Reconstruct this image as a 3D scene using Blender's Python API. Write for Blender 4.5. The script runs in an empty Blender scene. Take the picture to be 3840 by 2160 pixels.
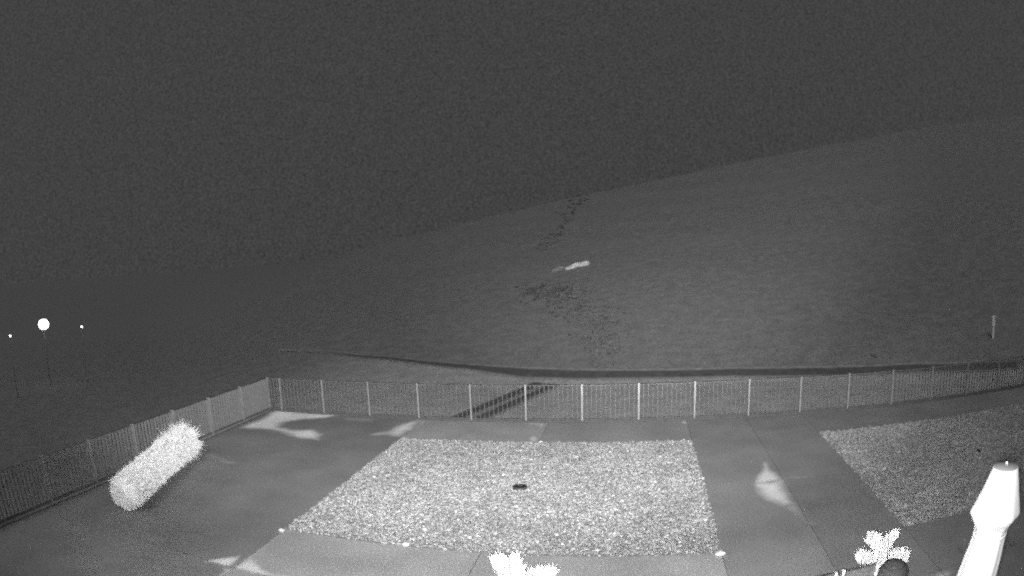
import bpy, bmesh, math, random
import numpy as np
from mathutils import Vector, Matrix
random.seed(7); rng = np.random.default_rng(7)
sc = bpy.context.scene
col = sc.collection

# ------------------------------------------------------------------ camera
F_PX, K3, PITCH, ROLL, CAM_H = 2492.3, -0.1248, -0.05363, -0.03371, 5.4085   # lens and pose worked out from the fence
_cp, _sp = math.cos(PITCH), math.sin(PITCH)
_r = Vector((1, 0, 0)); _u = Vector((0, -_sp, _cp)); FWD = Vector((0, _cp, _sp))
RIGHT = math.cos(ROLL) * _r + math.sin(ROLL) * _u
UP = -math.sin(ROLL) * _r + math.cos(ROLL) * _u
cam_d = bpy.data.cameras.new('camera'); cam = bpy.data.objects.new('camera', cam_d); col.objects.link(cam)
cam.matrix_world = Matrix(((RIGHT.x, UP.x, -FWD.x, 0), (RIGHT.y, UP.y, -FWD.y, 0), (RIGHT.z, UP.z, -FWD.z, CAM_H), (0, 0, 0, 1)))
cam_d.type = 'PANO'; cam_d.sensor_width = 36; cam_d.sensor_fit = 'HORIZONTAL'
cam_d.clip_start = 0.05; cam_d.clip_end = 5000
sc.camera = cam
sc.render.engine = 'CYCLES'
for owner in (cam_d, getattr(cam_d, 'cycles', None)):
    try:
        owner.panorama_type = 'FISHEYE_LENS_POLYNOMIAL'
        owner.fisheye_fov = math.radians(170)
        owner.fisheye_polynomial_k0 = 0.0
        owner.fisheye_polynomial_k1 = -4.20938251e-02
        owner.fisheye_polynomial_k2 = -2.66247898e-04
        owner.fisheye_polynomial_k3 = 2.03884901e-05
        owner.fisheye_polynomial_k4 = -1.15575022e-06
    except Exception:
        pass

# ------------------------------------------------------------------ night sky
w = bpy.data.worlds.new('World'); sc.world = w; w.use_nodes = True
nt = w.node_tree; nt.nodes.clear()
wo = nt.nodes.new('ShaderNodeOutputWorld'); bg = nt.nodes.new('ShaderNodeBackground')
tc = nt.nodes.new('ShaderNodeTexCoord'); nz = nt.nodes.new('ShaderNodeTexNoise'); mr = nt.nodes.new('ShaderNodeMapRange')
nz.inputs['Scale'].default_value = 330; nz.inputs['Detail'].default_value = 1
mr.inputs['From Min'].default_value = 0.2; mr.inputs['From Max'].default_value = 0.8
mr.inputs['To Min'].default_value = 0.031; mr.inputs['To Max'].default_value = 0.079
nt.links.new(tc.outputs['Generated'], nz.inputs['Vector']); nt.links.new(nz.outputs['Fac'], mr.inputs['Value'])
nt.links.new(mr.outputs['Result'], bg.inputs['Color']); nt.links.new(bg.outputs['Background'], wo.inputs['Surface'])

# ------------------------------------------------------------------ added fill sun with no moon seen, and the infrared lamps beside the lens
def aim(o, az, el):
    d = Vector((math.sin(az) * math.cos(el), math.cos(az) * math.cos(el), math.sin(el)))
    o.rotation_euler = d.to_track_quat('-Z', 'Y').to_euler()
R = math.radians
sun = bpy.data.objects.new('moon_light', bpy.data.lights.new('moon_light', 'SUN')); col.objects.link(sun)
sun.data.energy = 0.70; sun.data.angle = R(20); aim(sun, R(20), R(-50))  # added dim fill, lifts unlit ground towards the sky's tone
def spot(name, off, az, el, half, power, blend, wide=1.0):
    l = bpy.data.lights.new(name, 'SPOT'); o = bpy.data.objects.new(name, l); col.objects.link(o)
    o.location = Vector((0, 0, CAM_H)) + off; aim(o, R(az), R(el)); o.scale = (wide, 1, 1)
    l.spot_size = R(2 * half); l.spot_blend = blend; l.energy = power; l.shadow_soft_size = 0.03
    return o
spot('infrared_near', Vector((-0.03, 0.03, -0.07)), 0, -18, 57, 7600, 1.0)
spot('infrared_middle', Vector((0.0, 0.03, -0.07)), -1, -13, 15, 13500, 1.0, 3.8)
spot('infrared_far', Vector((0.03, 0.03, -0.07)), 11, 16, 32, 98000, 1.0)

sc.view_settings.view_transform = 'Standard'; sc.view_settings.look = 'None'
sc.view_settings.exposure = 0; sc.view_settings.gamma = 1; sc.view_settings.use_curve_mapping = False
sc.cycles.use_denoising = False
sc.cycles.use_adaptive_sampling = True; sc.cycles.adaptive_threshold = 0.2; sc.cycles.adaptive_min_samples = 12; sc.cycles.filter_width = 2.1
sc.cycles.max_bounces = 4; sc.cycles.diffuse_bounces = 2; sc.cycles.caustics_reflective = False; sc.cycles.caustics_refractive = False

# ------------------------------------------------------------------ picture point -> place (photograph measured 2576 wide)
S = 3840 / 2576
def ray(x, y):
    u, v = x * S - 1920, 1080 - y * S
    r = math.hypot(u, v) or 1e-6; t = r / F_PX
    for _ in range(30): t -= (F_PX * (t + K3 * t ** 3) - r) / (F_PX * (1 + 3 * K3 * t * t))
    return (RIGHT * (math.sin(t) * u / r) + UP * (math.sin(t) * v / r) + FWD * math.cos(t)).normalized()
EYE = Vector((0, 0, CAM_H))
def gp(x, y, z=0.0):                      # on the level z
    d = ray(x, y); return EYE + d * ((z - CAM_H) / d.z)
def at(x, y, hd):                         # at a horizontal distance
    d = ray(x, y); return EYE + d * (hd / math.hypot(d.x, d.y))
A = -0.1835
E1 = Vector((math.cos(A), math.sin(A), 0)); E2 = Vector((math.sin(A), -math.cos(A), 0))
C0 = Vector((-9.085, 22.371, 0))
def Y(u, v, z=0.0): return C0 + E1 * u + E2 * v + Vector((0, 0, z))      # yard: u along the back fence, v towards the house
def uv(p): d = p - C0; return d.dot(E1), d.dot(E2)
YM = Matrix(((E1.x, E2.x, 0, C0.x), (E1.y, E2.y, 0, C0.y), (0, 0, 1, 0), (0, 0, 0, 1)))   # (u,v,z) -> world; mirrored, so faces are flipped

# ------------------------------------------------------------------ materials
def mat(name, tone, rough=0.85, vary=0.25, scale=8.0, fine=0.0, fscale=90.0, attr=None, attr_to=None, bump=0.0, bscale=40.0, spec=0.25, metal=0.0, detail=6):
    m = bpy.data.materials.new(name); m.use_nodes = True
    t = m.node_tree; N = t.nodes; L = t.links; b = N['Principled BSDF']
    b.inputs['Roughness'].default_value = rough; b.inputs['Metallic'].default_value = metal
    b.inputs['Specular IOR Level'].default_value = spec
    geo = N.new('ShaderNodeNewGeometry')
    n1 = N.new('ShaderNodeTexNoise'); n1.inputs['Scale'].default_value = scale; n1.inputs['Detail'].default_value = detail
    L.new(geo.outputs['Position'], n1.inputs['Vector'])
    r1 = N.new('ShaderNodeMapRange'); r1.inputs['From Min'].default_value = 0.3; r1.inputs['From Max'].default_value = 0.7
    r1.inputs['To Min'].default_value = 1 - vary; r1.inputs['To Max'].default_value = 1 + vary
    L.new(n1.outputs['Fac'], r1.inputs['Value'])
    val = r1.outputs['Result']
    if fine:
        n2 = N.new('ShaderNodeTexNoise'); n2.inputs['Scale'].default_value = fscale; n2.inputs['Detail'].default_value = 2
        L.new(geo.outputs['Position'], n2.inputs['Vector'])
        r2 = N.new('ShaderNodeMapRange'); r2.inputs['From Min'].default_value = 0.25; r2.inputs['From Max'].default_value = 0.75
        r2.inputs['To Min'].default_value = 1 - fine; r2.inputs['To Max'].default_value = 1 + fine
        L.new(n2.outputs['Fac'], r2.inputs['Value'])
        mm = N.new('ShaderNodeMath'); mm.operation = 'MULTIPLY'; L.new(val, mm.inputs[0]); L.new(r2.outputs['Result'], mm.inputs[1]); val = mm.outputs[0]
    base = N.new('ShaderNodeMath'); base.operation = 'MULTIPLY'; L.new(val, base.inputs[0])
    if attr:
        at_ = N.new('ShaderNodeAttribute'); at_.attribute_name = attr
        if attr_to is None: L.new(at_.outputs['Fac'], base.inputs[1])
        else:
            r3 = N.new('ShaderNodeMapRange'); r3.inputs['To Min'].default_value = tone; r3.inputs['To Max'].default_value = attr_to
            L.new(at_.outputs['Fac'], r3.inputs['Value']); L.new(r3.outputs['Result'], base.inputs[1])
    else: base.inputs[1].default_value = tone
    L.new(base.outputs[0], b.inputs['Base Color'])
    if bump:
        n3 = N.new('ShaderNodeTexNoise'); n3.inputs['Scale'].default_value = bscale; n3.inputs['Detail'].default_value = 4
        L.new(geo.outputs['Position'], n3.inputs['Vector'])
        bp = N.new('ShaderNodeBump'); bp.inputs['Strength'].default_value = bump; bp.inputs['Distance'].default_value = 0.02
        L.new(n3.outputs['Fac'], bp.inputs['Height']); L.new(bp.outputs['Normal'], b.inputs['Normal'])
    return m
M = {
 'field': mat('dry_grass', 0.225, 0.95, 0.15, 1.3, 0.42, 11, attr='mown', attr_to=0.40, bump=0.2, bscale=6, detail=10),
 'pole_grey': mat('weathered_pole', 0.26, 0.8, 0.1, 4),
 'pole': mat('galvanised_pole', 0.6, 0.6, 0.1, 4),
 'lane': mat('dark_tarmac', 0.36, 0.9, 0.2, 2.0, 0.3, 12, attr='worn', attr_to=0.11),
 'bedding': mat('joint_sand', 0.10, 0.95, 0.25, 6),
 'soil': mat('dark_bed_soil', 0.30, 0.95, 0.3, 9),
 'concrete': mat('concrete', 0.25, 0.85, 0.13, 0.8, 0.25, 24, attr='dry', attr_to=0.9, bump=0.12, bscale=60),
 'stone': mat('pale_pebble', 0.5, 0.8, 0.12, 30, attr='tone'),
 'blade': mat('grey_blade_metal', 0.23, 0.5, 0.1, 6, 0.1, 60, spec=0.3),
 'alu': mat('pale_fence_metal', 0.36, 0.5, 0.1, 6, 0.1, 60, spec=0.4, metal=0.35),
 'dark_metal': mat('dark_rail_metal', 0.12, 0.55, 0.15, 6),
 'streak_white': mat('streak_fleece', 0.82, 0.95, 0.14, 9, 0.15, 40),
 'leaf': mat('pale_leaf', 0.78, 0.6, 0.2, 20),
 'bark': mat('bark', 0.35, 0.9, 0.3, 30),
 'canvas': mat('white_canvas', 0.88, 0.9, 0.04, 20),
 'cap': mat('grey_cap', 0.27, 0.6, 0.05, 20),
 'black': mat('black_rubber', 0.02, 0.8, 0.2, 20),
 'pot': mat('dark_pot', 0.075, 0.7, 0.25, 20),
 'board': mat('grey_board', 0.16, 0.8, 0.15, 12, 0.1, 60),
 'white': mat('white_paint', 0.75, 0.6, 0.05, 12),
 'hill_streak': mat('pale_streak_rock', 0.55, 0.9, 0.3, 2.5, 0.2, 12, bump=0.5, bscale=4),
 'streak_dark': mat('dark_streak_rock', 0.2, 0.9, 0.3, 2.5, 0.2, 12, bump=0.5, bscale=4),
 'scrub': mat('scrub', 0.17, 0.95, 0.3, 1.5, 0.3, 20),
}
def lamp_mat():
    m = bpy.data.materials.new('lamp_glass'); m.use_nodes = True
    b = m.node_tree.nodes['Principled BSDF']; b.inputs['Emission Color'].default_value = (1, 1, 1, 1); b.inputs['Emission Strength'].default_value = 2.5
    return m
M['lamp'] = lamp_mat()

# ------------------------------------------------------------------ helpers
def link(name, me, material, parent=None):
    o = bpy.data.objects.new(name, me); col.objects.link(o)
    if material is not None and not me.materials: me.materials.append(M[material])
    if parent is not None: o.parent = parent
    return o
def mesh(name, v, f, smooth=False):
    me = bpy.data.meshes.new(name); me.from_pydata([tuple(p) for p in v], [], f); me.update()
    if smooth: me.polygons.foreach_set('use_smooth', [True] * len(me.polygons))
    return me
def bulk(name, V, Fa, smooth=False):       # V (n,3), Fa (m,k)
    me = bpy.data.meshes.new(name); n, k = Fa.shape
    me.vertices.add(len(V)); me.vertices.foreach_set('co', V.astype(np.float32).ravel())
    me.loops.add(n * k); me.loops.foreach_set('vertex_index', Fa.astype(np.int32).ravel())
    me.polygons.add(n); me.polygons.foreach_set('loop_start', np.arange(0, n * k, k, dtype=np.int32))
    me.polygons.foreach_set('use_smooth', np.full(n, smooth)); me.update(calc_edges=True); me.validate()
    return me
def setattr_f(me, name, vals):
    a = me.attributes.new(name, 'FLOAT', 'POINT'); a.data.foreach_set('value', np.asarray(vals, dtype=np.float32))
def tag(o, label=None, cat=None, group=None, kind=None):
    if label: o['label'] = label
    if cat: o['category'] = cat
    if group: o['group'] = group
    if kind: o['kind'] = kind
    return o
def thing(name, loc, label, cat, group=None):
    o = bpy.data.objects.new(name, None); col.objects.link(o); o.location = loc; o.empty_display_size = 0.2
    return tag(o, label, cat, group)
def box_mesh(name, sx, sy, sz, bev=0.0):   # base at z = 0
    bm = bmesh.new(); bmesh.ops.create_cube(bm, size=1)
    for v in bm.verts: v.co = Vector((v.co.x * sx, v.co.y * sy, (v.co.z + 0.5) * sz))
    if bev: bmesh.ops.bevel(bm, geom=bm.edges[:], offset=bev, segments=1, affect='EDGES')
    me = bpy.data.meshes.new(name); bm.to_mesh(me); bm.free(); return me
def lathe(name, prof, n=32, wob=None, caps=True):
    v, f = [], []
    for i, (r, z) in enumerate(prof):
        for j in range(n):
            a = 2 * math.pi * j / n; rr = r * (wob(a, i) if wob else 1)
            v.append((rr * math.cos(a), rr * math.sin(a), z))
    for i in range(len(prof) - 1):
        for j in range(n):
            k = (j + 1) % n; f.append((i * n + j, i * n + k, (i + 1) * n + k, (i + 1) * n + j))
    if caps: f.append(tuple(range(n))[::-1]); f.append(tuple((len(prof) - 1) * n + j for j in range(n)))
    return mesh(name, v, f, True)
def tube(name, p, q, r0, r1, n=10):
    p, q = Vector(p), Vector(q); d = (q - p).normalized(); a = d.orthogonal().normalized(); b = d.cross(a)
    v = [c + (a * math.cos(t) + b * math.sin(t)) * r for c, r in ((p, r0), (q, r1)) for t in [2 * math.pi * j / n for j in range(n)]]
    f = [(j, (j + 1) % n, n + (j + 1) % n, n + j) for j in range(n)] + [tuple(range(n))[::-1], tuple(range(n, 2 * n))]
    return mesh(name, v, f, False)

# value noise on numpy arrays
_tab = rng.random((256, 256))
def vnoise(x, y):
    xi, yi = np.floor(x).astype(int), np.floor(y).astype(int); fx, fy = x - xi, y - yi
    fx, fy = fx * fx * (3 - 2 * fx), fy * fy * (3 - 2 * fy)
    g = lambda a, b: _tab[a % 256, b % 256]
    return (g(xi, yi) * (1 - fx) + g(xi + 1, yi) * fx) * (1 - fy) + (g(xi, yi + 1) * (1 - fx) + g(xi + 1, yi + 1) * fx) * fy

# ------------------------------------------------------------------ terrain: a hill to the right, falling to a valley on the left
EL_AZ = [-60, -20, -7, 0.6, 12, 25.6, 40, 60, 90]; EL = [-1.0, 0.0, 2.0, 3.6, 5.8, 8.2, 10.3, 12.0, 12.0]
def terrain(x, y):
    x = np.asarray(x, float); y = np.asarray(y, float)
    az = np.degrees(np.arctan2(x, y)); d = np.hypot(x, y)
    el = np.radians(np.interp(az, EL_AZ, EL)); D = 100.0
    H = CAM_H + np.tan(el) * D
    s = np.clip((d - 27) / (D - 27), 0, 1); s = s ** 1.25
    hill = -0.2 + s * (H + 0.2) + np.clip(d - D, 0, None) * np.tan(el) * 0.25
    val = -0.2 - np.clip(d - 19, 0, 110) * 0.065 - np.clip(d - 129, 0, 900) * 0.002
    wgt = np.clip((az + 34) / 24, 0, 1); wgt = wgt * wgt * (3 - 2 * wgt)
    z = hill * wgt + val * (1 - wgt)
    rough = np.clip((d - 29) / 30, 0, 1)
    z = z + rough * ((vnoise(x / 9 + 40, y / 6 + 40) - 0.5) * 0.12 + (vnoise(x / 2.6 + 9, y / 1.8 + 9) - 0.5) * 0.03)
    z = z + rough * 0.03 * np.sin(z * 2.0 + vnoise(x / 20 + 80, y / 20 + 80) * 7)
    return np.where((y < 2) | (d < 12), -0.2, z)
rad = np.concatenate([np.linspace(2, 26, 13), np.linspace(27, 60, 90), np.linspace(60.8, 130, 90), np.geomspace(133, 2500, 30)])
azs = np.concatenate([np.linspace(-70, 75, 330), np.linspace(80, 285, 42)])
rr, aa = np.meshgrid(rad, np.radians(azs), indexing='ij')
X, Yy = rr * np.sin(aa), rr * np.cos(aa); Z = terrain(X, Yy)
V = np.stack([X, Yy, Z], -1).reshape(-1, 3); n, m_ = len(rad), len(azs)
I, J = np.meshgrid(np.arange(n - 1), np.arange(m_), indexing='ij'); J2 = (J + 1) % m_
Fq = np.stack([I * m_ + J, (I + 1) * m_ + J, (I + 1) * m_ + J2, I * m_ + J2], -1).reshape(-1, 4)
# centre disc below the paving
V = np.vstack([V, [[0, 0, -0.2]]])
g = bulk('ground', V, Fq[:, ::-1], True)
tag(link('ground', g, 'field'), 'grassy hillside and field beyond the yard fence', kind='structure')

def strip(name, pts, widths, material, lift=0.03, label=None):
    P = []
    pts = [Vector((p[0], p[1], 0)) for p in pts]
    C, W = [], []
    for i in range(len(pts) - 1):
        for k in range(12):
            t = k / 12; C.append(pts[i].lerp(pts[i + 1], t)); W.append(widths[i] * (1 - t) + widths[i + 1] * t)
    C.append(pts[-1]); W.append(widths[-1])
    v, f, wn = [], [], []; NW = 8
    for i, c in enumerate(C):
        d = (C[min(i + 1, len(C) - 1)] - C[max(i - 1, 0)]).normalized(); nn = Vector((-d.y, d.x, 0))
        for k in range(NW + 1):
            s = k / NW - 0.5; wv = W[i] * (1 + 0.16 * (random.random() - .5) * (k in (0, NW)))
            wn.append(max(0, min(1, (.5 - abs(s)) * 4)) * min(1, (i + 2) / 14)); p = c + nn * wv * 1.35 * s; v.append((p.x, p.y, float(terrain(p.x, p.y)) + lift))
    for i in range(len(C) - 1):
        for k in range(NW):
            a = i * (NW + 1) + k; f.append((a, a + 1, a + NW + 2, a + NW + 1))
    me = mesh(name, v, f); setattr_f(me, 'worn', wn); o = link(name, me, material); tag(o, label, kind='structure'); return o
def meet(x, y):                            # where the line of sight meets the terrain
    d = ray(x, y); t = 8.0
    for _ in range(4000):
        p = EYE + d * t
        if p.z < float(terrain(p.x, p.y)): return p
        t += 0.04 + t * 0.004
    return p
lane_pts = [meet(700, 882), meet(900, 899), meet(1080, 915), meet(1200, 926), meet(1320, 938), meet(1450, 944), meet(1650, 943), meet(1850, 940), meet(2050, 936), meet(2300, 928), meet(2560, 918)]
strip('lane', lane_pts, [.3, .4, .55, .8, 1.35, 1.35, 1.1, 1.05, 1.05, 1.0, .9], 'lane', 0.03, 'dark tarmac lane running behind the back fence')
br = [gp(1120, 1075, -.2), gp(1185, 1049, -.2), gp(1290, 1003, -.2), gp(1372, 967, -.2)]
dn = (br[-1] - br[0]).normalized(); pn = Vector((-dn.y, dn.x, 0))
strip('footpath', [b + pn * 0.33 for b in br], [.5, .5, .5, .5], 'lane', 0.035, 'left wheel rut of the dark path that slants from the lane to the fence')
strip('footpath', [b - pn * 0.42 for b in br], [.5, .5, .5, .5], 'lane', 0.035, 'right wheel rut of the dark path that slants from the lane to the fence')

# mown grass between the fence and the lane is paler
lu, lv = zip(*sorted((round(uv(q)[0], 3), uv(q)[1]) for q in lane_pts))
du_, dv_ = X.ravel() - C0.x, Yy.ravel() - C0.y
gu, gv = du_ * E1.x + dv_ * E1.y, du_ * E2.x + dv_ * E2.y
mv = np.interp(gu, lu, lv)
mown = np.clip((gv - mv + .1) / .5, 0, 1) * np.clip((gu + 5) / 9, 0, 1) * (gv < .5)
setattr_f(g, 'mown', np.append(mown, 0))

# ------------------------------------------------------------------ yard paving
UB = [0.12, 6.15, 10.3, 14.70, 16.66, 18.62, 22.9, 27.2, 31.5]
VB = [0.10, 2.36, 6.05, 9.72, 11.80, 14.4, 18.6, 24.0]
BEDS = [(6.15, 14.70, 2.36, 9.72), (18.62, 31.5, 2.36, 9.66)]
pv = mesh('pavement', [Y(-.15, -.12, -.002), Y(32, -.12, -.002), Y(32, 24.2, -.002), Y(-.15, 24.2, -.002), Y(-.15, -.12, -.6), Y(32, -.12, -.6), Y(32, 24.2, -.6), Y(-.15, 24.2, -.6)],
          [(0, 3, 2, 1), (0, 1, 5, 4), (1, 2, 6, 5), (2, 3, 7, 6), (3, 0, 4, 7)])
pave = tag(link('pavement', pv, 'bedding'), 'concrete paving of the fenced yard', kind='structure')

def T(ox, oy, s): return lambda pts: [(((x / s) + ox) / S, ((y / s) + oy) / S) for x, y in pts]
R1, R2, R3, R4, R5 = T(0, 1350, 1.789), T(900, 1350, 1.789), T(1800, 1350, 1.789), T(2800, 1350, 1.7885), T(700, 1900, 2.1467)
R6 = T(3000, 1950, 3.067)
PATCH = [   # dry, pale patches on the damp concrete: outline, strength, softness in metres
 (R2([(5, 455), (160, 385), (235, 333), (400, 348), (650, 370), (560, 390), (420, 400), (290, 418), (262, 450), (350, 468), (480, 468), (530, 492), (560, 492), (520, 537), (400, 522), (300, 492), (200, 466)]), 1.0, 0.17),
 (R2([(900, 500), (990, 480), (1050, 450), (1130, 415), (1200, 403), (1185, 430), (1150, 462), (1075, 517), (1040, 512), (980, 497)]), 0.95, 0.2),
 (R2([(1215, 408), (1262, 404), (1215, 442), (1165, 462)]), 0.5, 0.08),
 (R2([(700, 385), (900, 395), (880, 415), (720, 410)]), 0.22, 0.2),
 (R3([(275, 424), (445, 424), (430, 447), (400, 460), (385, 438)]), 0.8, 0.12),
 (R3([(322, 530), (355, 510), (392, 525), (378, 547), (330, 546)]), 0.85, 0.1),
 (R3([(1353, 421), (1375, 411), (1395, 424), (1375, 433)]), 0.95, 0.07),
 (R4([(60, 815), (95, 740), (122, 680), (226, 806), (60, 826)]), 0.95, 0.09),
 (R4([(50, 832), (236, 808), (306, 962), (240, 972), (140, 930), (85, 880)]), 1.0, 0.16),
 (R4([(240, 785), (420, 770), (430, 785), (250, 805)]), 0.13, 0.15),
 (R4([(306, 962), (330, 980), (430, 1100), (350, 1060), (270, 990)]), 0.5, 0.2),
 (R5([(150, 437), (300, 412), (432, 394), (382, 450), (340, 478), (300, 475), (250, 455)]), 0.9, 0.05),
 (R5([(382, 482), (520, 402), (570, 440), (620, 490), (720, 540), (860, 565), (620, 560), (480, 528), (400, 502)]), 1.0, 0.10),
 (R5([(300, 490), (372, 502), (360, 530), (300, 560), (250, 558), (315, 520)]), 0.6, 0.06),
 (R5([(760, 200), (830, 200), (900, 225), (720, 300), (780, 360), (660, 370), (560, 400)]), 0.32, 0.18),
 (R5([(2040, 545), (2180, 500), (2320, 480), (2320, 570), (1100, 600), (1150, 520), (1400, 540)]), 0.34, 0.22),
 (R1([(1480, 676), (1580, 682), (1600, 694), (1520, 694)]), 0.4, 0.08),
 (R1([(1310, 600), (1400, 610), (1500, 672), (1400, 650)]), 0.14, 0.2),
 (R6([(1530, 660), (1590, 610), (1760, 588), (1700, 690)]), 0.45, 0.08),
]
PUV = [([uv(gp(x, y)) for x, y in poly], s, b * 1.35) for poly, s, b in PATCH]
def poly_sd(px, py, poly):
    inside = np.zeros(px.shape, bool); dist = np.full(px.shape, 1e9)
    for i in range(len(poly)):
        x0, y0 = poly[i]; x1, y1 = poly[(i + 1) % len(poly)]
        c = ((y0 > py) != (y1 > py)) & (px < (x1 - x0) * (py - y0) / ((y1 - y0) or 1e-9) + x0); inside ^= c
        dx, dy = x1 - x0, y1 - y0; t = np.clip(((px - x0) * dx + (py - y0) * dy) / (dx * dx + dy * dy + 1e-12), 0, 1)
        dist = np.minimum(dist, np.hypot(px - x0 - t * dx, py - y0 - t * dy))
    return np.where(inside, dist, -dist)
TONE = {}   # how dry a whole slab is
def slab(u0, u1, v0, v1, dry):
    gap = 0.006; u0 += gap; u1 -= gap; v0 += gap; v1 -= gap
    fine = v0 < 11.9 and u0 < 23
    st = 0.06 if fine else 0.6
    nu, nv = max(2, int((u1 - u0) / st)), max(2, int((v1 - v0) / st))
    us, vs = np.linspace(u0, u1, nu + 1), np.linspace(v0, v1, nv + 1)
    UU, VV = np.meshgrid(us, vs, indexing='ij'); du = np.full(UU.shape, dry)
    if fine:
        wob = (vnoise(UU * 2.3 + 11, VV * 2.3 + 5) - .5) * 0.12 + (vnoise(UU * 7 + 3, VV * 7 + 1) - .5) * 0.08
        for poly, s, b in PUV:
            sd = poly_sd(UU, VV, poly); tt = np.clip((sd + wob * min(1, b * 5) + .7 * b) / (2 * b), 0, 1)
            du = np.maximum(du, s * tt * tt * (3 - 2 * tt))
        du = du * (1 + (vnoise(UU * 1.1 + 60, VV * 1.1 + 60) - .5) * 0.25)
    edge = (np.minimum(np.minimum(UU - u0, u1 - UU), np.minimum(VV - v0, v1 - VV)) < 1e-6)
    zz = np.zeros(UU.shape)
    base = np.array([C0.x, C0.y]); e1 = np.array([E1.x, E1.y]); e2 = np.array([E2.x, E2.y])
    xy = base + UU[..., None] * e1 + VV[..., None] * e2
    V = np.concatenate([xy, zz[..., None]], -1).reshape(-1, 3)
    I, J = np.meshgrid(np.arange(nu), np.arange(nv), indexing='ij'); k = nv + 1
    Fq = np.stack([I * k + J, I * k + J + 1, (I + 1) * k + J + 1, (I + 1) * k + J], -1).reshape(-1, 4)
    # skirt
    ring = [i * k for i in range(nu + 1)] + [nu * k + j for j in range(1, nv + 1)] + [i * k + nv for i in range(nu - 1, -1, -1)] + [j for j in range(nv - 1, 0, -1)]
    low = V[ring].copy(); low[:, 2] = -0.05; b0 = len(V); V = np.vstack([V, low]); nr = len(ring)
    sk = np.array([[ring[i], ring[(i + 1) % nr], b0 + (i + 1) % nr, b0 + i] for i in range(nr)])[:, ::-1]
    me = bulk('concrete_slab', V, np.vstack([Fq, sk]))
    setattr_f(me, 'dry', np.concatenate([np.clip(du, 0, 1).ravel(), np.full(nr, dry)]))
    link('concrete_slab', me, 'concrete', pave)
def bed_at(u, v): return any(a <= u <= b and c <= v <= d for a, b, c, d in BEDS)
DRY = {(0, 0): .05, (1, 0): .15, (2, 0): .1, (1, 3): .3, (2, 3): .28, (1, 4): .28, (2, 4): .25}
SLABS = [(0.12, 6.15, 0.10, 11.80, .0), (0.12, 6.15, 11.80, 24, .02), (6.15, 10.3, 0.10, 2.36, .24), (10.3, 14.70, 0.10, 2.36, .15),
         (14.70, 16.66, 0.10, 6.05, .07), (14.70, 16.66, 6.05, 11.80, .08), (16.66, 18.62, 0.10, 6.05, .04), (16.66, 18.62, 6.05, 11.80, .02),
         (18.62, 31.5, 0.10, 2.36, .02), (18.62, 24.6, 9.66, 11.80, 0), (24.6, 31.5, 9.66, 11.80, 0),
         (6.15, 10.3, 9.72, 11.80, .30), (10.3, 14.70, 9.72, 11.80, .28), (6.15, 10.3, 11.80, 24, .3), (10.3, 14.70, 11.80, 24, .2),
         (14.70, 18.62, 11.80, 24, .03), (18.62, 24.6, 11.80, 24, 0), (24.6, 31.5, 11.80, 24, 0)]
for q in SLABS: slab(*q)

# ------------------------------------------------------------------ gravel beds
def ico():
    bm = bmesh.new(); bmesh.ops.create_icosphere(bm, subdivisions=1, radius=1)
    v = np.array([x.co[:] for x in bm.verts]); f = np.array([[y.index for y in x.verts] for x in bm.faces]); bm.free(); return v, f
IV, IF = ico()
def gravel(name, u0, u1, v0, v1, sp, size, tone, spread, label):
    b = mesh('bed_soil', [Y(u0 - .02, v0 - .02, -.001), Y(u1 + .02, v0 - .02, -.001), Y(u1 + .02, v1 + .02, -.001), Y(u0 - .02, v1 + .02, -.001)], [(0, 3, 2, 1)])
    nu, nv = int((u1 - u0) / sp), int((v1 - v0) / sp)
    U, Vv = np.meshgrid(u0 + (np.arange(nu) + .5) * sp, v0 + (np.arange(nv) + .5) * sp, indexing='ij')
    U = U.ravel() + rng.uniform(-.55, .55, nu * nv) * sp; Vv = Vv.ravel() + rng.uniform(-.55, .55, nu * nv) * sp
    U += np.where((U < u0 + .1) | (U > u1 - .1), rng.normal(0, .02, len(U)), 0); Vv += np.where((Vv < v0 + .1) | (Vv > v1 - .1), rng.normal(0, .025, len(U)), 0)
    n = len(U); sz = size * rng.lognormal(0, .28, n)
    ctr = np.array([C0.x, C0.y]) + U[:, None] * np.array([E1.x, E1.y]) + Vv[:, None] * np.array([E2.x, E2.y])
    z = sz * 0.25 + rng.uniform(-.012, .016, n)
    # each pebble: squashed, turned and dented icosahedron
    sca = np.stack([sz * rng.uniform(.8, 1.3, n), sz * rng.uniform(.7, 1.1, n), sz * rng.uniform(.45, .8, n)], -1)
    P = IV[None] * (1 + rng.uniform(-.2, .2, (n, 12, 1))) * sca[:, None]
    a = rng.uniform(0, 6.28, n)[:, None]; tl = rng.uniform(-.5, .5, n)[:, None]
    x, y, zz = P[..., 0], P[..., 1], P[..., 2]
    x, zz = x * np.cos(tl) - zz * np.sin(tl), x * np.sin(tl) + zz * np.cos(tl)
    x, y = x * np.cos(a) - y * np.sin(a), x * np.sin(a) + y * np.cos(a)
    P = np.stack([x + ctr[:, :1], y + ctr[:, 1:], zz + z[:, None]], -1).reshape(-1, 3)
    Fa = (IF[None] + (np.arange(n) * 12)[:, None, None]).reshape(-1, 3)
    me = bulk(name, P, Fa, True)
    t = tone * rng.lognormal(0, spread, n)
    t *= 1 + 0.25 * (vnoise(U * 5, Vv * 5) - .5) + 0.2 * (vnoise(U * 1.3 + 9, Vv * 1.3 + 9) - .5)
    setattr_f(me, 'tone', np.repeat(np.clip(t, .05, .9), 12))
    o = tag(link(name, me, 'stone'), label, kind='stuff')
    s = tag(link('bed_soil', b, 'soil'), 'dark soil beneath ' + label, kind='structure')
    return o
gravel('gravel', 6.16, 14.69, 2.37, 9.71, 0.042, 0.027, 0.37, 0.26, 'pale gravel filling the bright bed in the middle of the yard')
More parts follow.
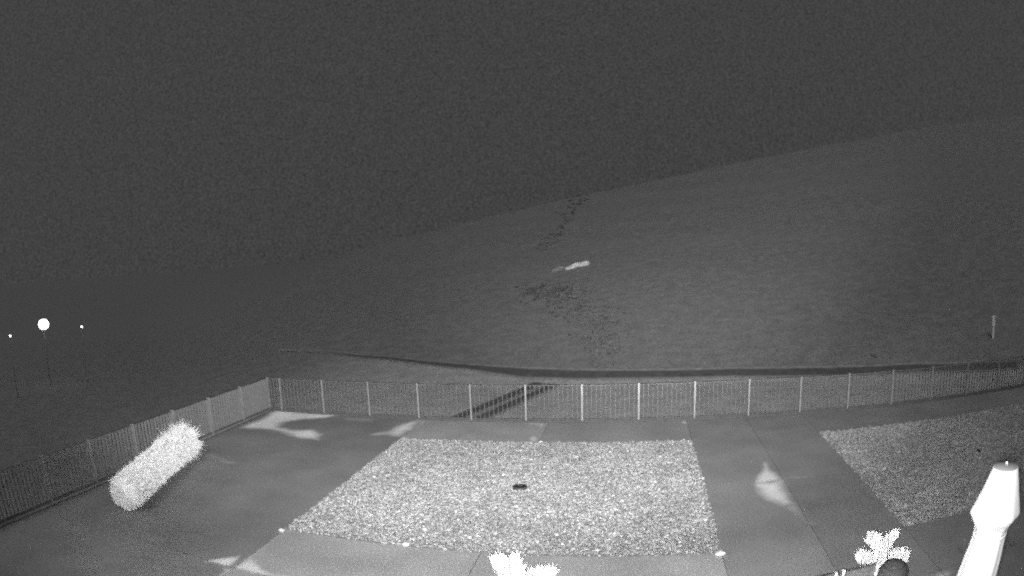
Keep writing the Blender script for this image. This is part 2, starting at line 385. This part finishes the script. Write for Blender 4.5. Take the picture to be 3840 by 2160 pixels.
gravel('gravel', 18.63, 31.4, 2.37, 9.65, 0.052, 0.033, 0.33, 0.18, 'dim gravel filling the bed beside the parasol')

def loose_stone(p, r, tone, label):
    bm = bmesh.new(); bmesh.ops.create_icosphere(bm, subdivisions=2, radius=r)
    for v in bm.verts: v.co = Vector((v.co.x * 1.25, v.co.y * .95, v.co.z * .62)) * random.uniform(.86, 1.1)
    me = bpy.data.meshes.new('stone'); bm.to_mesh(me); bm.free()
    me.polygons.foreach_set('use_smooth', [True] * len(me.polygons)); setattr_f(me, 'tone', [tone] * len(me.vertices))
    o = link('stone', me, 'stone'); o.location = p + Vector((0, 0, r * .45)); tag(o, label, 'stone')
for x, y, r, t, lab in [(1811, 1397, .085, .9, 'bright white stone at the near right corner of the gravel bed'),
                        (1021, 1373, .065, .85, 'bright stone on the near edge of the gravel bed'),
                        (1361, 1114, .05, .9, 'small bright stone on the far edge of the gravel bed'),
                        (709, 1336, .06, .7, 'pale stone at the near left corner of the gravel bed')]:
    loose_stone(gp(x, y), r, t, lab)

def lid(px, py, label, sc_=1.0):
    p = gp(px, py); t = thing('drain_lid', p, label, 'drain lid', 'dark lids in the gravel'); t.scale = (sc_, sc_, sc_)
    c = link('collar', lathe('collar', [(.17, -.02), (.17, .055), (.155, .07), (.13, .07), (.13, .05)], 24), 'pot', t)
    k = link('lid', lathe('lid', [(.128, .03), (.128, .062), (.1, .075), (.03, .08)], 24), 'black', t)
    h = link('grip', box_mesh('grip', .1, .025, .03, .006), 'pot', k); h.location = (0, 0, .072)
lid(1308, 1230, 'dark round lid sunk in the bright gravel')
lid(2463, 1137, 'dark round lid sunk in the dim gravel bed beside the parasol', .65)

# ------------------------------------------------------------------ fences of upright blades
HF = 1.225
PW, PD = 0.055, 0.12        # post face, post depth
def fence(name, label, origin, d, posts, n_blades, start=0.0, depth=.065):
    ang = math.atan2(d.y, d.x)
    t = thing(name, origin + Vector((0, 0, 0)), label, 'fence'); t.rotation_euler = (0, 0, ang)
    pm = box_mesh('post', PW, PD, HF + .02, .004); bm_ = box_mesh('blade', .011, depth, HF - .12)
    cap = box_mesh('post_cap', PW + .008, PD + .008, .012); foot = box_mesh('base_plate', .12, .13, .014, .003)
    xs = ([start] if start is not None else []) + posts
    for k, x in enumerate(posts):
        o = link('post', pm, 'alu', t); o.location = (x, 0, -.005)
        c = link('post_cap', cap, 'alu', o); c.location = (0, 0, HF + .018)
        fo = link('base_plate', foot, 'dark_metal', o); fo.location = (0, 0, .004)
    for a, b in zip(xs[:-1], xs[1:]):
        L = b - a - PW
        tr = link('top_rail', box_mesh('top_rail', L, .05, .018), 'board', t); tr.location = ((a + b) / 2, 0, HF - .03)
        lr = link('bottom_rail', box_mesh('bottom_rail', L, .05, .045), 'dark_metal', t); lr.location = ((a + b) / 2, 0, .055)
        nb = max(1, round(n_blades * (b - a) / (posts[1] - posts[0])))
        for i in range(1, nb):
            o = link('blade', bm_, 'blade', t); o.location = (a + (b - a) * i / nb, 0, .098)
            o.rotation_euler = (0, 0, random.uniform(-.03, .03))
    return t
back = fence('back_fence', 'long pale blade fence between the yard and the hillside', Y(0, 0), E1, [0.564 + 1.8 * i for i in range(18)], 12)
LV = Vector((math.cos(-1.7555), math.sin(-1.7555), 0))
left = fence('side_fence', 'dim blade fence running toward the house behind the white streak', Y(0, 0), LV, [1.908 + 1.9805 * i for i in range(8)], 13, depth=.095)
cp = link('post', box_mesh('corner_post', .08, .08, HF + .02, .004), 'alu', back); cp.location = (0, 0, -.005)
# kerbs under the fences
def kerb(name, a, b, wid, material, label):
    d = (b - a); L = d.length; o = link(name, box_mesh(name, L, wid, .2, .008), material)
    o.location = (a + b) / 2 + Vector((0, 0, -.145)); o.rotation_euler = (0, 0, math.atan2(d.y, d.x)); tag(o, label, 'kerb', None)
kerb('fence_kerb', Y(-.08, 0.0), Y(31.6, 0.0), .15, 'dark_metal', 'dark low kerb under the long back fence')
kerb('fence_kerb', Y(0, .1), Y(0, .1) + LV * 18, .15, 'pole_grey', 'grey low kerb under the side fence behind the white streak')

# ------------------------------------------------------------------ bright insect flight streak, built as a made-up shaggy cylinder on the concrete
rA, rB = gp(316, 1240, .42), gp(466, 1106, .45)
ax = (rB - rA); RL = ax.length
streak_roll = thing('streak_stand_in', Vector((rA.x, rA.y, 0)), 'bright insect flight streak, built as a long shaggy white cylinder beside the side fence', 'streak_roll')
streak_roll.rotation_euler = (0, 0, math.atan2(ax.y, ax.x))
def roll_mesh():
    v, f = [], []; n = 40; prof = []
    for i in range(10): a = math.pi / 2 * (i + .25) / 9.25; prof.append((.02 - .22 * math.cos(a), .42 * math.sin(a) ** .7))
    for i in range(1, 30): prof.append((RL * i / 30, .40 + .02 * i / 30 - .14 * max(0, i / 30 - .6)))
    for i in range(10): a = math.pi / 2 * i / 9.25; prof.append((RL + .2 * math.sin(a), .384 * math.cos(a) ** .7))
    for x, r in prof:
        for j in range(n):
            a = 2 * math.pi * j / n; rr = r * (1 + random.uniform(-.025, .025) + .13 * (float(vnoise(np.array(x * 1.6 + 30), np.array(abs(a - math.pi) * 1.5 + 7))) - .5)); v.append((x, rr * math.cos(a), max(0.0, .425 + rr * math.sin(a))))
    for i in range(len(prof) - 1):
        for j in range(n): k = (j + 1) % n; f.append((i * n + j, (i + 1) * n + j, (i + 1) * n + k, i * n + k))
    for i0, x in ((0, -.21), ((len(prof) - 1) * n, RL + .21)):
        v.append((x, 0, .425)); c = len(v) - 1
        for j in range(n): f.append((i0 + j, i0 + (j + 1) % n, c) if i0 == 0 else (i0 + (j + 1) % n, i0 + j, c))
    return mesh('body', v, f, True)
link('body', roll_mesh(), 'streak_white', streak_roll)
def pile():
    n = 21000; x = rng.uniform(-.02, RL + .05, n); a = rng.uniform(0, 6.283, n); r = .385 + .02 * x / RL - .16 * np.maximum(0, x / RL - .6); nx = rng.normal(0, .45, n)
    ne = 2600                              # the rounded ends carry pile too
    q = rng.random(ne) ** .5; side = np.where(np.arange(ne) % 2, 1, -1)
    x[:ne] = np.where(side < 0, .02 - .21 * (1 - q ** 2) ** .5, RL + .19 * (1 - q ** 2) ** .5); r[:ne] = .41 * q; nx[:ne] = side * rng.uniform(.4, 1.6, ne) * (1.1 - q)
    endf = np.clip((x - RL * .55) / (RL * .45), 0, 1); clump = vnoise(x * 9 + 5, a * 4 + 5)
    L = rng.uniform(.04, .10, n) * (.4 + 1.5 * clump) * (1 + 3.2 * endf * clump * rng.random(n)); wd = rng.uniform(.008, .018, n)
    c = np.stack([x, r * np.cos(a), .425 + r * np.sin(a)], -1)
    nn = np.stack([nx, np.cos(a + rng.normal(0, .4, n)), np.sin(a)], -1); nn[:ne, 1:] *= q[:, None]
    tip = c + nn * L[:, None]; tg = np.stack([rng.normal(0, 1, n), -np.sin(a), np.cos(a)], -1); tg /= np.linalg.norm(tg, axis=1)[:, None]
    V = np.stack([c - tg * wd[:, None], c + tg * wd[:, None], tip], 1).reshape(-1, 3)
    V[:, 2] = np.maximum(V[:, 2], .003)
    return bulk('pile', V, np.arange(3 * n).reshape(-1, 3))
tag(link('shaggy_pile', pile(), 'streak_white', streak_roll), kind='stuff')

# ------------------------------------------------------------------ spiky plants near the house
def frond(name, base, tips, parent, n, spread, leaf):
    """leaflets crowded round a path of points, all turned upward"""
    P = [Vector(p) for p in tips]; V, Fa = [], []
    for i in range(n):
        t = random.random() * (len(P) - 1); k = min(int(t), len(P) - 2); c = P[k].lerp(P[k + 1], t - k)
        rad_ = spread[k] + (spread[k + 1] - spread[k]) * (t - k)
        o = Vector((random.gauss(0, 1), random.gauss(0, 1), random.gauss(0, .8))); o = o.normalized() * rad_ * random.random() ** .5
        c = c + o; d = Vector((random.gauss(0, .28) + o.x * .8, random.gauss(0, .28) + o.y * .8, 1.0)).normalized()
        L = leaf * random.uniform(.7, 1.35); wv = leaf * random.uniform(.07, .13)
        a = d.orthogonal().normalized(); a = (Matrix.Rotation(random.uniform(0, 6.28), 3, d) @ a); b = d.cross(a); m0 = len(V)
        V += [c, c + d * L * .45 + a * wv, c + d * L * .45 - a * wv * .5 + b * wv * .8, c + d * L * .45 - a * wv * .5 - b * wv * .8, c + d * L]
        Fa += [(m0, m0 + 2, m0 + 1), (m0, m0 + 3, m0 + 2), (m0, m0 + 1, m0 + 3), (m0 + 4, m0 + 1, m0 + 2), (m0 + 4, m0 + 2, m0 + 3), (m0 + 4, m0 + 3, m0 + 1)]
    return link(name, mesh(name, V, Fa), 'leaf', parent)
def pot(parent, r, h):
    b = link('pot', lathe('pot', [(r * .62, 0), (r * .7, .02), (r * .98, h * .9), (r * 1.08, h * .9), (r * 1.08, h), (r * .95, h), (r * .92, h * .93)], 28), 'pot', parent)
def plant(name, hd, base_px, lobes, label, leaf, stem_r=.025):
    b = at(base_px[0], base_px[1], hd); base = Vector((b.x, b.y, 0)); t = thing(name, base, label, 'plant', None)
    pot(t, .2, .3)
    hub = None
    for path, spread, n in lobes:
        pts = [at(x, y, hd + dh) - base for x, y, dh in path]
        if hub is None: hub = pts[0]; link('stem', tube('stem', (0, 0, .26), hub, stem_r, stem_r * .7), 'bark', t)
        else: link('branch', tube('branch', hub, pts[0], stem_r * .6, stem_r * .45), 'bark', t)
        sp = [s * hd * S / F_PX for s in spread]
        frond('frond', None, pts, t, int(n * .62), [q * .95 for q in sp], leaf)
plant('spiky_plant', 8.2, (2218, 1449),
      [([(2213, 1432, 0), (2214, 1412, 0), (2216, 1386, .02)], [12, 20, 22], 900),
       ([(2210, 1384, 0), (2198, 1370, .03), (2186, 1362, .04)], [18, 16, 13], 600),
       ([(2222, 1384, 0), (2234, 1371, -.03), (2250, 1354, -.05)], [18, 14, 7], 600),
       ([(2200, 1414, .05), (2180, 1413, .1), (2161, 1408, .12)], [11, 15, 17], 700),
       ([(2240, 1406, -.05), (2258, 1410, -.1), (2277, 1408, -.12)], [8, 15, 16], 600),
       ([(2268, 1418, -.05), (2258, 1432, -.08)], [15, 11], 350)],
      'bright three-lobed spiky plant behind the grey board panel', .14)
plant('spiky_plant', 8.2, (1300, 1449),
      [([(1290, 1470, 0), (1264, 1440, 0), (1250, 1416, 0)], [20, 24, 17], 900),
       ([(1295, 1470, .05), (1300, 1442, .05), (1299, 1414, .05)], [20, 16, 11], 600),
       ([(1320, 1470, 0), (1350, 1454, 0), (1392, 1450, 0)], [18, 15, 13], 800)],
      'bright bushy spiky plant at the near edge of the bright gravel bed', .15)

# dark rounded pot in front of the three-lobed plant
pb = at(2245, 1440, 7.55)
urn = thing('dark_urn', Vector((pb.x, pb.y, 0)), 'dark rounded urn in front of the three-lobed spiky plant', 'urn')
zt = at(2243, 1411, 7.55).z
link('body', lathe('body', [(.14, 0), (.2, .03), (.19, .12), (.25, .35), (.265, zt - .30), (.235, zt - .15), (.16, zt - .05)], 32), 'pot', urn)
link('lid', lathe('lid', [(.168, zt - .052), (.13, zt - .025), (.07, zt - .006), (.02, zt)], 32), 'pot', urn)

# grey board panels with pale posts
ZP = 1.5
p0, p1, p2, p3 = gp(2208, 1417.5, ZP), gp(2128, 1438.5, ZP), gp(2102, 1443, ZP), gp(2040, 1456, ZP)
def board(a, b, label):
    a = Vector((a.x, a.y, 0)); b = Vector((b.x, b.y, 0)); d = b - a
    t = thing('board_panel', (a + b) / 2, label, 'panel'); t.rotation_euler = (0, 0, math.atan2(d.y, d.x))
    n = 6; hh = (ZP - .05) / n
    for i in range(n):
        o = link('board', box_mesh('board', d.length - .01, .03, hh - .004, .003), 'board', t); o.location = (0, 0, .05 + i * hh)
    o = link('top_strip', box_mesh('top_strip', d.length - .01, .034, .008), 'dark_metal', t); o.location = (0, 0, ZP - .002)
    for s in (-1, 1):
        o = link('foot', box_mesh('foot', .04, .12, .052), 'black', t); o.location = (s * (d.length / 2 - .1), 0, 0)
board(p1, p0, 'dark grey board panel in front of the three-lobed spiky plant')
board(p3, p2, 'dark grey board panel away from the urn, beyond the two pale posts')
for (px, py), lab in [((2123.5, 1434), 'short pale post at the end of the board panel before the spiky plant'), ((2104, 1440), 'short pale post at the end of the far board panel'), ((2209.5, 1418), 'pale post between the board panel and the dark urn')]:
    p = gp(px, py, ZP + .03); t = thing('pale_post', Vector((p.x, p.y, 0)), lab, 'post')
    link('shaft', box_mesh('shaft', .036, .036, ZP + .02, .003), 'white', t)
    c = link('cap', box_mesh('cap', .042, .042, .012, .003), 'white', t); c.location = (0, 0, ZP + .02)

# ------------------------------------------------------------------ closed parasol
HD = 4.6
top = at(2532, 1172, HD)
par = thing('closed_parasol', Vector((top.x, top.y, 0.002)), 'closed white parasol with a grey disc cap beside the dim gravel bed', 'parasol')
k = (top - EYE).length * S / 1900
AXD = Vector((-75, 274)).normalized()
def zof(t): return at(2532 + AXD.x * t, 1172 + AXD.y * t, HD).z
prof = [(2, 32), (60, 48), (112, 63), (120, 65), (124, 64.5), (134, 59), (152, 48), (168, 43), (190, 44), (240, 49), (300, 54), (380, 57), (440, 58)]
def fold(a, i): return 1 + (.0 if i < 2 else .018 + .002 * i) * math.cos(8 * a + .4)
canopy = link('canopy', lathe('canopy', [(r * k, zof(t)) for t, r in prof], 96, fold), 'canvas', par)
st = link('strap', lathe('strap', [(44.5 * k, zof(172)), (45.5 * k, zof(172)), (45.5 * k, zof(178)), (44.5 * k, zof(178))], 48, None, False), 'canvas', par)
zl = zof(440)
pole = link('pole', lathe('pole', [(.03, .05), (.03, zl + .1)], 16), 'white', par)
link('base', lathe('base', [(.32, 0), (.32, .05), (.28, .08), (.06, .1), (.05, .3), (.031, .31)], 32), 'pot', par)
cz = zof(0)
cap = link('cap', lathe('cap', [(31 * k, cz - .03), (31.5 * k, cz), (30.5 * k, cz + .006), (2 * k, cz + .01)], 48), 'cap', par)
link('finial', lathe('finial', [(.012, cz + .005), (.012, cz + .028), (.004, cz + .034)], 12), 'white', cap)

def stake(b_px, t_px, label):
    p = gp(*b_px); hd = math.hypot(p.x, p.y); z = at(t_px[0], t_px[1], hd).z
    t = thing('stake', Vector((p.x, p.y, 0)), label, 'stake')
    link('rod', lathe('rod', [(.014, -.03), (.014, z * .97), (.011, z)], 10), 'alu', t)
    link('ring', lathe('ring', [(.02, z * .8), (.024, z * .81), (.024, z * .83), (.02, z * .84)], 10), 'alu', t)
stake((2419, 1391), (2424, 1353), 'thin grey stake on the concrete before the parasol and the dim gravel')
stake((2547, 1376), (2554, 1316), 'thin grey stake behind the parasol, away from the spiky plant')

# ------------------------------------------------------------------ far things on the hillside
def hill_streak(px, py, wid, hgt, dep, material, label):  # pale streak across the hill, built as made-up boulders
    p = meet(px, py); d = math.hypot(p.x, p.y)
    bm = bmesh.new(); bmesh.ops.create_icosphere(bm, subdivisions=3, radius=1)
    sd = random.random() * 50
    for v in bm.verts:
        nn = float(vnoise(np.array(v.co.x * 1.7 + sd), np.array(v.co.y * 1.7 + v.co.z * 1.3 + sd)))
        v.co = Vector((v.co.x * wid / 2, v.co.y * dep / 2, v.co.z * hgt)) * (.65 + .6 * nn)
    me = bpy.data.meshes.new('streak_rock'); bm.to_mesh(me); bm.free()
    o = link('streak_rock', me, material); o.location = (p.x, p.y, float(terrain(p.x, p.y)) + hgt * .15)
    o.rotation_euler = (0, R(-10), -math.atan2(p.x, p.y)); tag(o, label, 'hill_streak', 'pale streak on the hillside, built as boulders')
hill_streak(1459, 670, 1.5, .36, 1.0, 'hill_streak', 'palest end of the streak on the hillside, built as a tilted slab')
hill_streak(1437, 676, 1.2, .2, .9, 'hill_streak', 'middle of the streak on the hillside, built as a low pale boulder')
hill_streak(1406, 682, 1.2, .28, .9, 'streak_dark', 'dark end of the streak on the hillside, built as a boulder')
p = meet(2498, 852); d = (p - EYE).length
mp = thing('marker_post', Vector((p.x, p.y, float(terrain(p.x, p.y)))), 'pale marker post standing alone on the dim hillside', 'post')
hh = at(2498, 794, math.hypot(p.x, p.y)).z - mp.location.z
link('shaft', box_mesh('shaft', .12, .05, hh, .005), 'white', mp)
o = link('plate', box_mesh('plate', .2, .03, hh * .35, .01), 'white', mp); o.location = (0, -.045, hh * .55)
o = link('cross_bar', box_mesh('cross_bar', .34, .05, .07, .005), 'white', mp); o.location = (0, -.045, hh * .93)
mp.rotation_euler = (0, 0, -math.atan2(p.x, p.y))

# lamps down in the valley
def lamp(px, py, hd, r, label, strength_group):
    c = at(px, py, hd); gz = float(terrain(c.x, c.y)); t = thing('street_lamp', Vector((c.x, c.y, gz)), label, 'street lamp', 'street lamps in the valley')
    h = c.z - gz
    link('base', lathe('base', [(.06, -.05), (.06, .3), (.03, .4)], 12), 'pole_grey', t)
    link('pole', lathe('pole', [(.03, .3), (.022, h - r)], 12), 'pole_grey', t)
    g_ = link('globe', lathe('globe', [(r * math.sin(a) + .001, h - r * math.cos(a)) for a in [math.pi * i / 16 for i in range(17)]], 24), 'lamp', t); g_.scale = (1.3, 1.3, 1)
    link('collar', lathe('collar', [(.03, h - r - .1), (.05, h - r + .03 * r), (r * .4, h - r * .93)], 12), 'pole_grey', t)
lamp(110, 816, 46, .37, 'big glaring round street lamp in the dark valley', 1)
lamp(206, 822, 46, .075, 'small distant lamp up the slope from the glaring street lamp', 1)
lamp(25, 845, 40, .07, 'small distant lamp down the slope from the glaring street lamp', 1)

# ------------------------------------------------------------------ grass and scrub beyond the fence
def tufts(name, n, region, hmin, hmax, material, label):
    P = []
    while len(P) < n:
        x, y = region(); P.append((x, y))
    P = np.array(P); z = terrain(P[:, 0], P[:, 1]); h = rng.uniform(hmin, hmax, n); wd = h * rng.uniform(.08, .2, n)
    a = rng.uniform(0, 6.28, n); lx, ly = rng.normal(0, .35, n) * h, rng.normal(0, .35, n) * h
    b1 = np.stack([P[:, 0] - np.cos(a) * wd, P[:, 1] - np.sin(a) * wd, z - .02], -1); b2 = np.stack([P[:, 0] + np.cos(a) * wd, P[:, 1] + np.sin(a) * wd, z - .02], -1)
    tp = np.stack([P[:, 0] + lx, P[:, 1] + ly, z + h], -1)
    V = np.stack([b1, b2, tp], 1).reshape(-1, 3)
    tag(link(name, bulk(name, V, np.arange(3 * n).reshape(-1, 3)), material), label, kind='stuff')
def field_reg():
    while True:
        az = R(random.uniform(-28, 50)); d = 22.5 + 60 * random.random() ** 1.6; x, y = d * math.sin(az), d * math.cos(az)
        u_, v_ = uv(Vector((x, y, 0)))
        if v_ > -.4: continue
        return x, y
tufts('dry_grass', 40000, field_reg, .02, .07, 'scrub', 'short dry grass on the field behind the fence')

def scrub(path, n, label):
    dirs = []
    for _ in range(n):
        k = random.randrange(len(path) - 1); t = random.random()
        x0, y0, w0 = path[k]; x1, y1, w1 = path[k + 1]; wd = w0 + (w1 - w0) * t
        dirs.append(ray(x0 + (x1 - x0) * t + random.gauss(0, .28) * wd, y0 + (y1 - y0) * t + random.gauss(0, .12) * wd)[:])
    D = np.array(dirs); far = np.full(n, 300.0); hit = np.zeros(n, bool); tt = np.full(n, 15.0)
    while tt.max() < 200 and not hit.all():                # march all lines of sight together
        P = D * tt[:, None] + np.array(EYE); hit = P[:, 2] < terrain(P[:, 0], P[:, 1]); tt = np.where(hit, tt, tt + .15)
    pts = [Vector(q) for q in (D * tt[:, None] + np.array(EYE))[hit]]
    V, Fa, tn = [], [], []
    for p in pts:
        d = math.hypot(p.x, p.y); r = d * .0019 * random.uniform(.6, 1.6); tone = random.choice((.05, .06, .07, .08, .1, .12, .16))
        for _ in range(11):
            o = Vector((random.gauss(0, 1), random.gauss(0, 1), abs(random.gauss(0, .5)))) * r * .6; q = p + o; q.z = p.z + o.z - .02
            b = len(V); a = random.uniform(0, 6.28); L = r * random.uniform(.5, 1.1)
            V += [(q.x - math.cos(a) * L * .4, q.y - math.sin(a) * L * .4, q.z), (q.x + math.cos(a) * L * .4, q.y + math.sin(a) * L * .4, q.z), (q.x + random.gauss(0, .3) * L, q.y + random.gauss(0, .3) * L, q.z + L)]
            Fa.append((b, b + 1, b + 2)); tn += [tone] * 3
    me = mesh('scrub', V, Fa); setattr_f(me, 'tone', tn); tag(link('scrub', me, 'stone'), label, kind='stuff')
scrub([(1480, 470, 50), (1420, 560, 40), (1365, 640, 45)], 110, 'compression smear on the upper hillside, built as loose scrub')  # this path and the next are compression smears, built as made-up clumps
scrub([(1330, 735, 60), (1420, 740, 130), (1480, 790, 150), (1515, 850, 110), (1520, 930, 80)], 1100, 'dark mottled compression smear down the hillside, built as scrub')
scrub([(1850, 880, 80), (2050, 893, 70), (2300, 895, 60)], 60, 'low scrub along the far side of the lane')
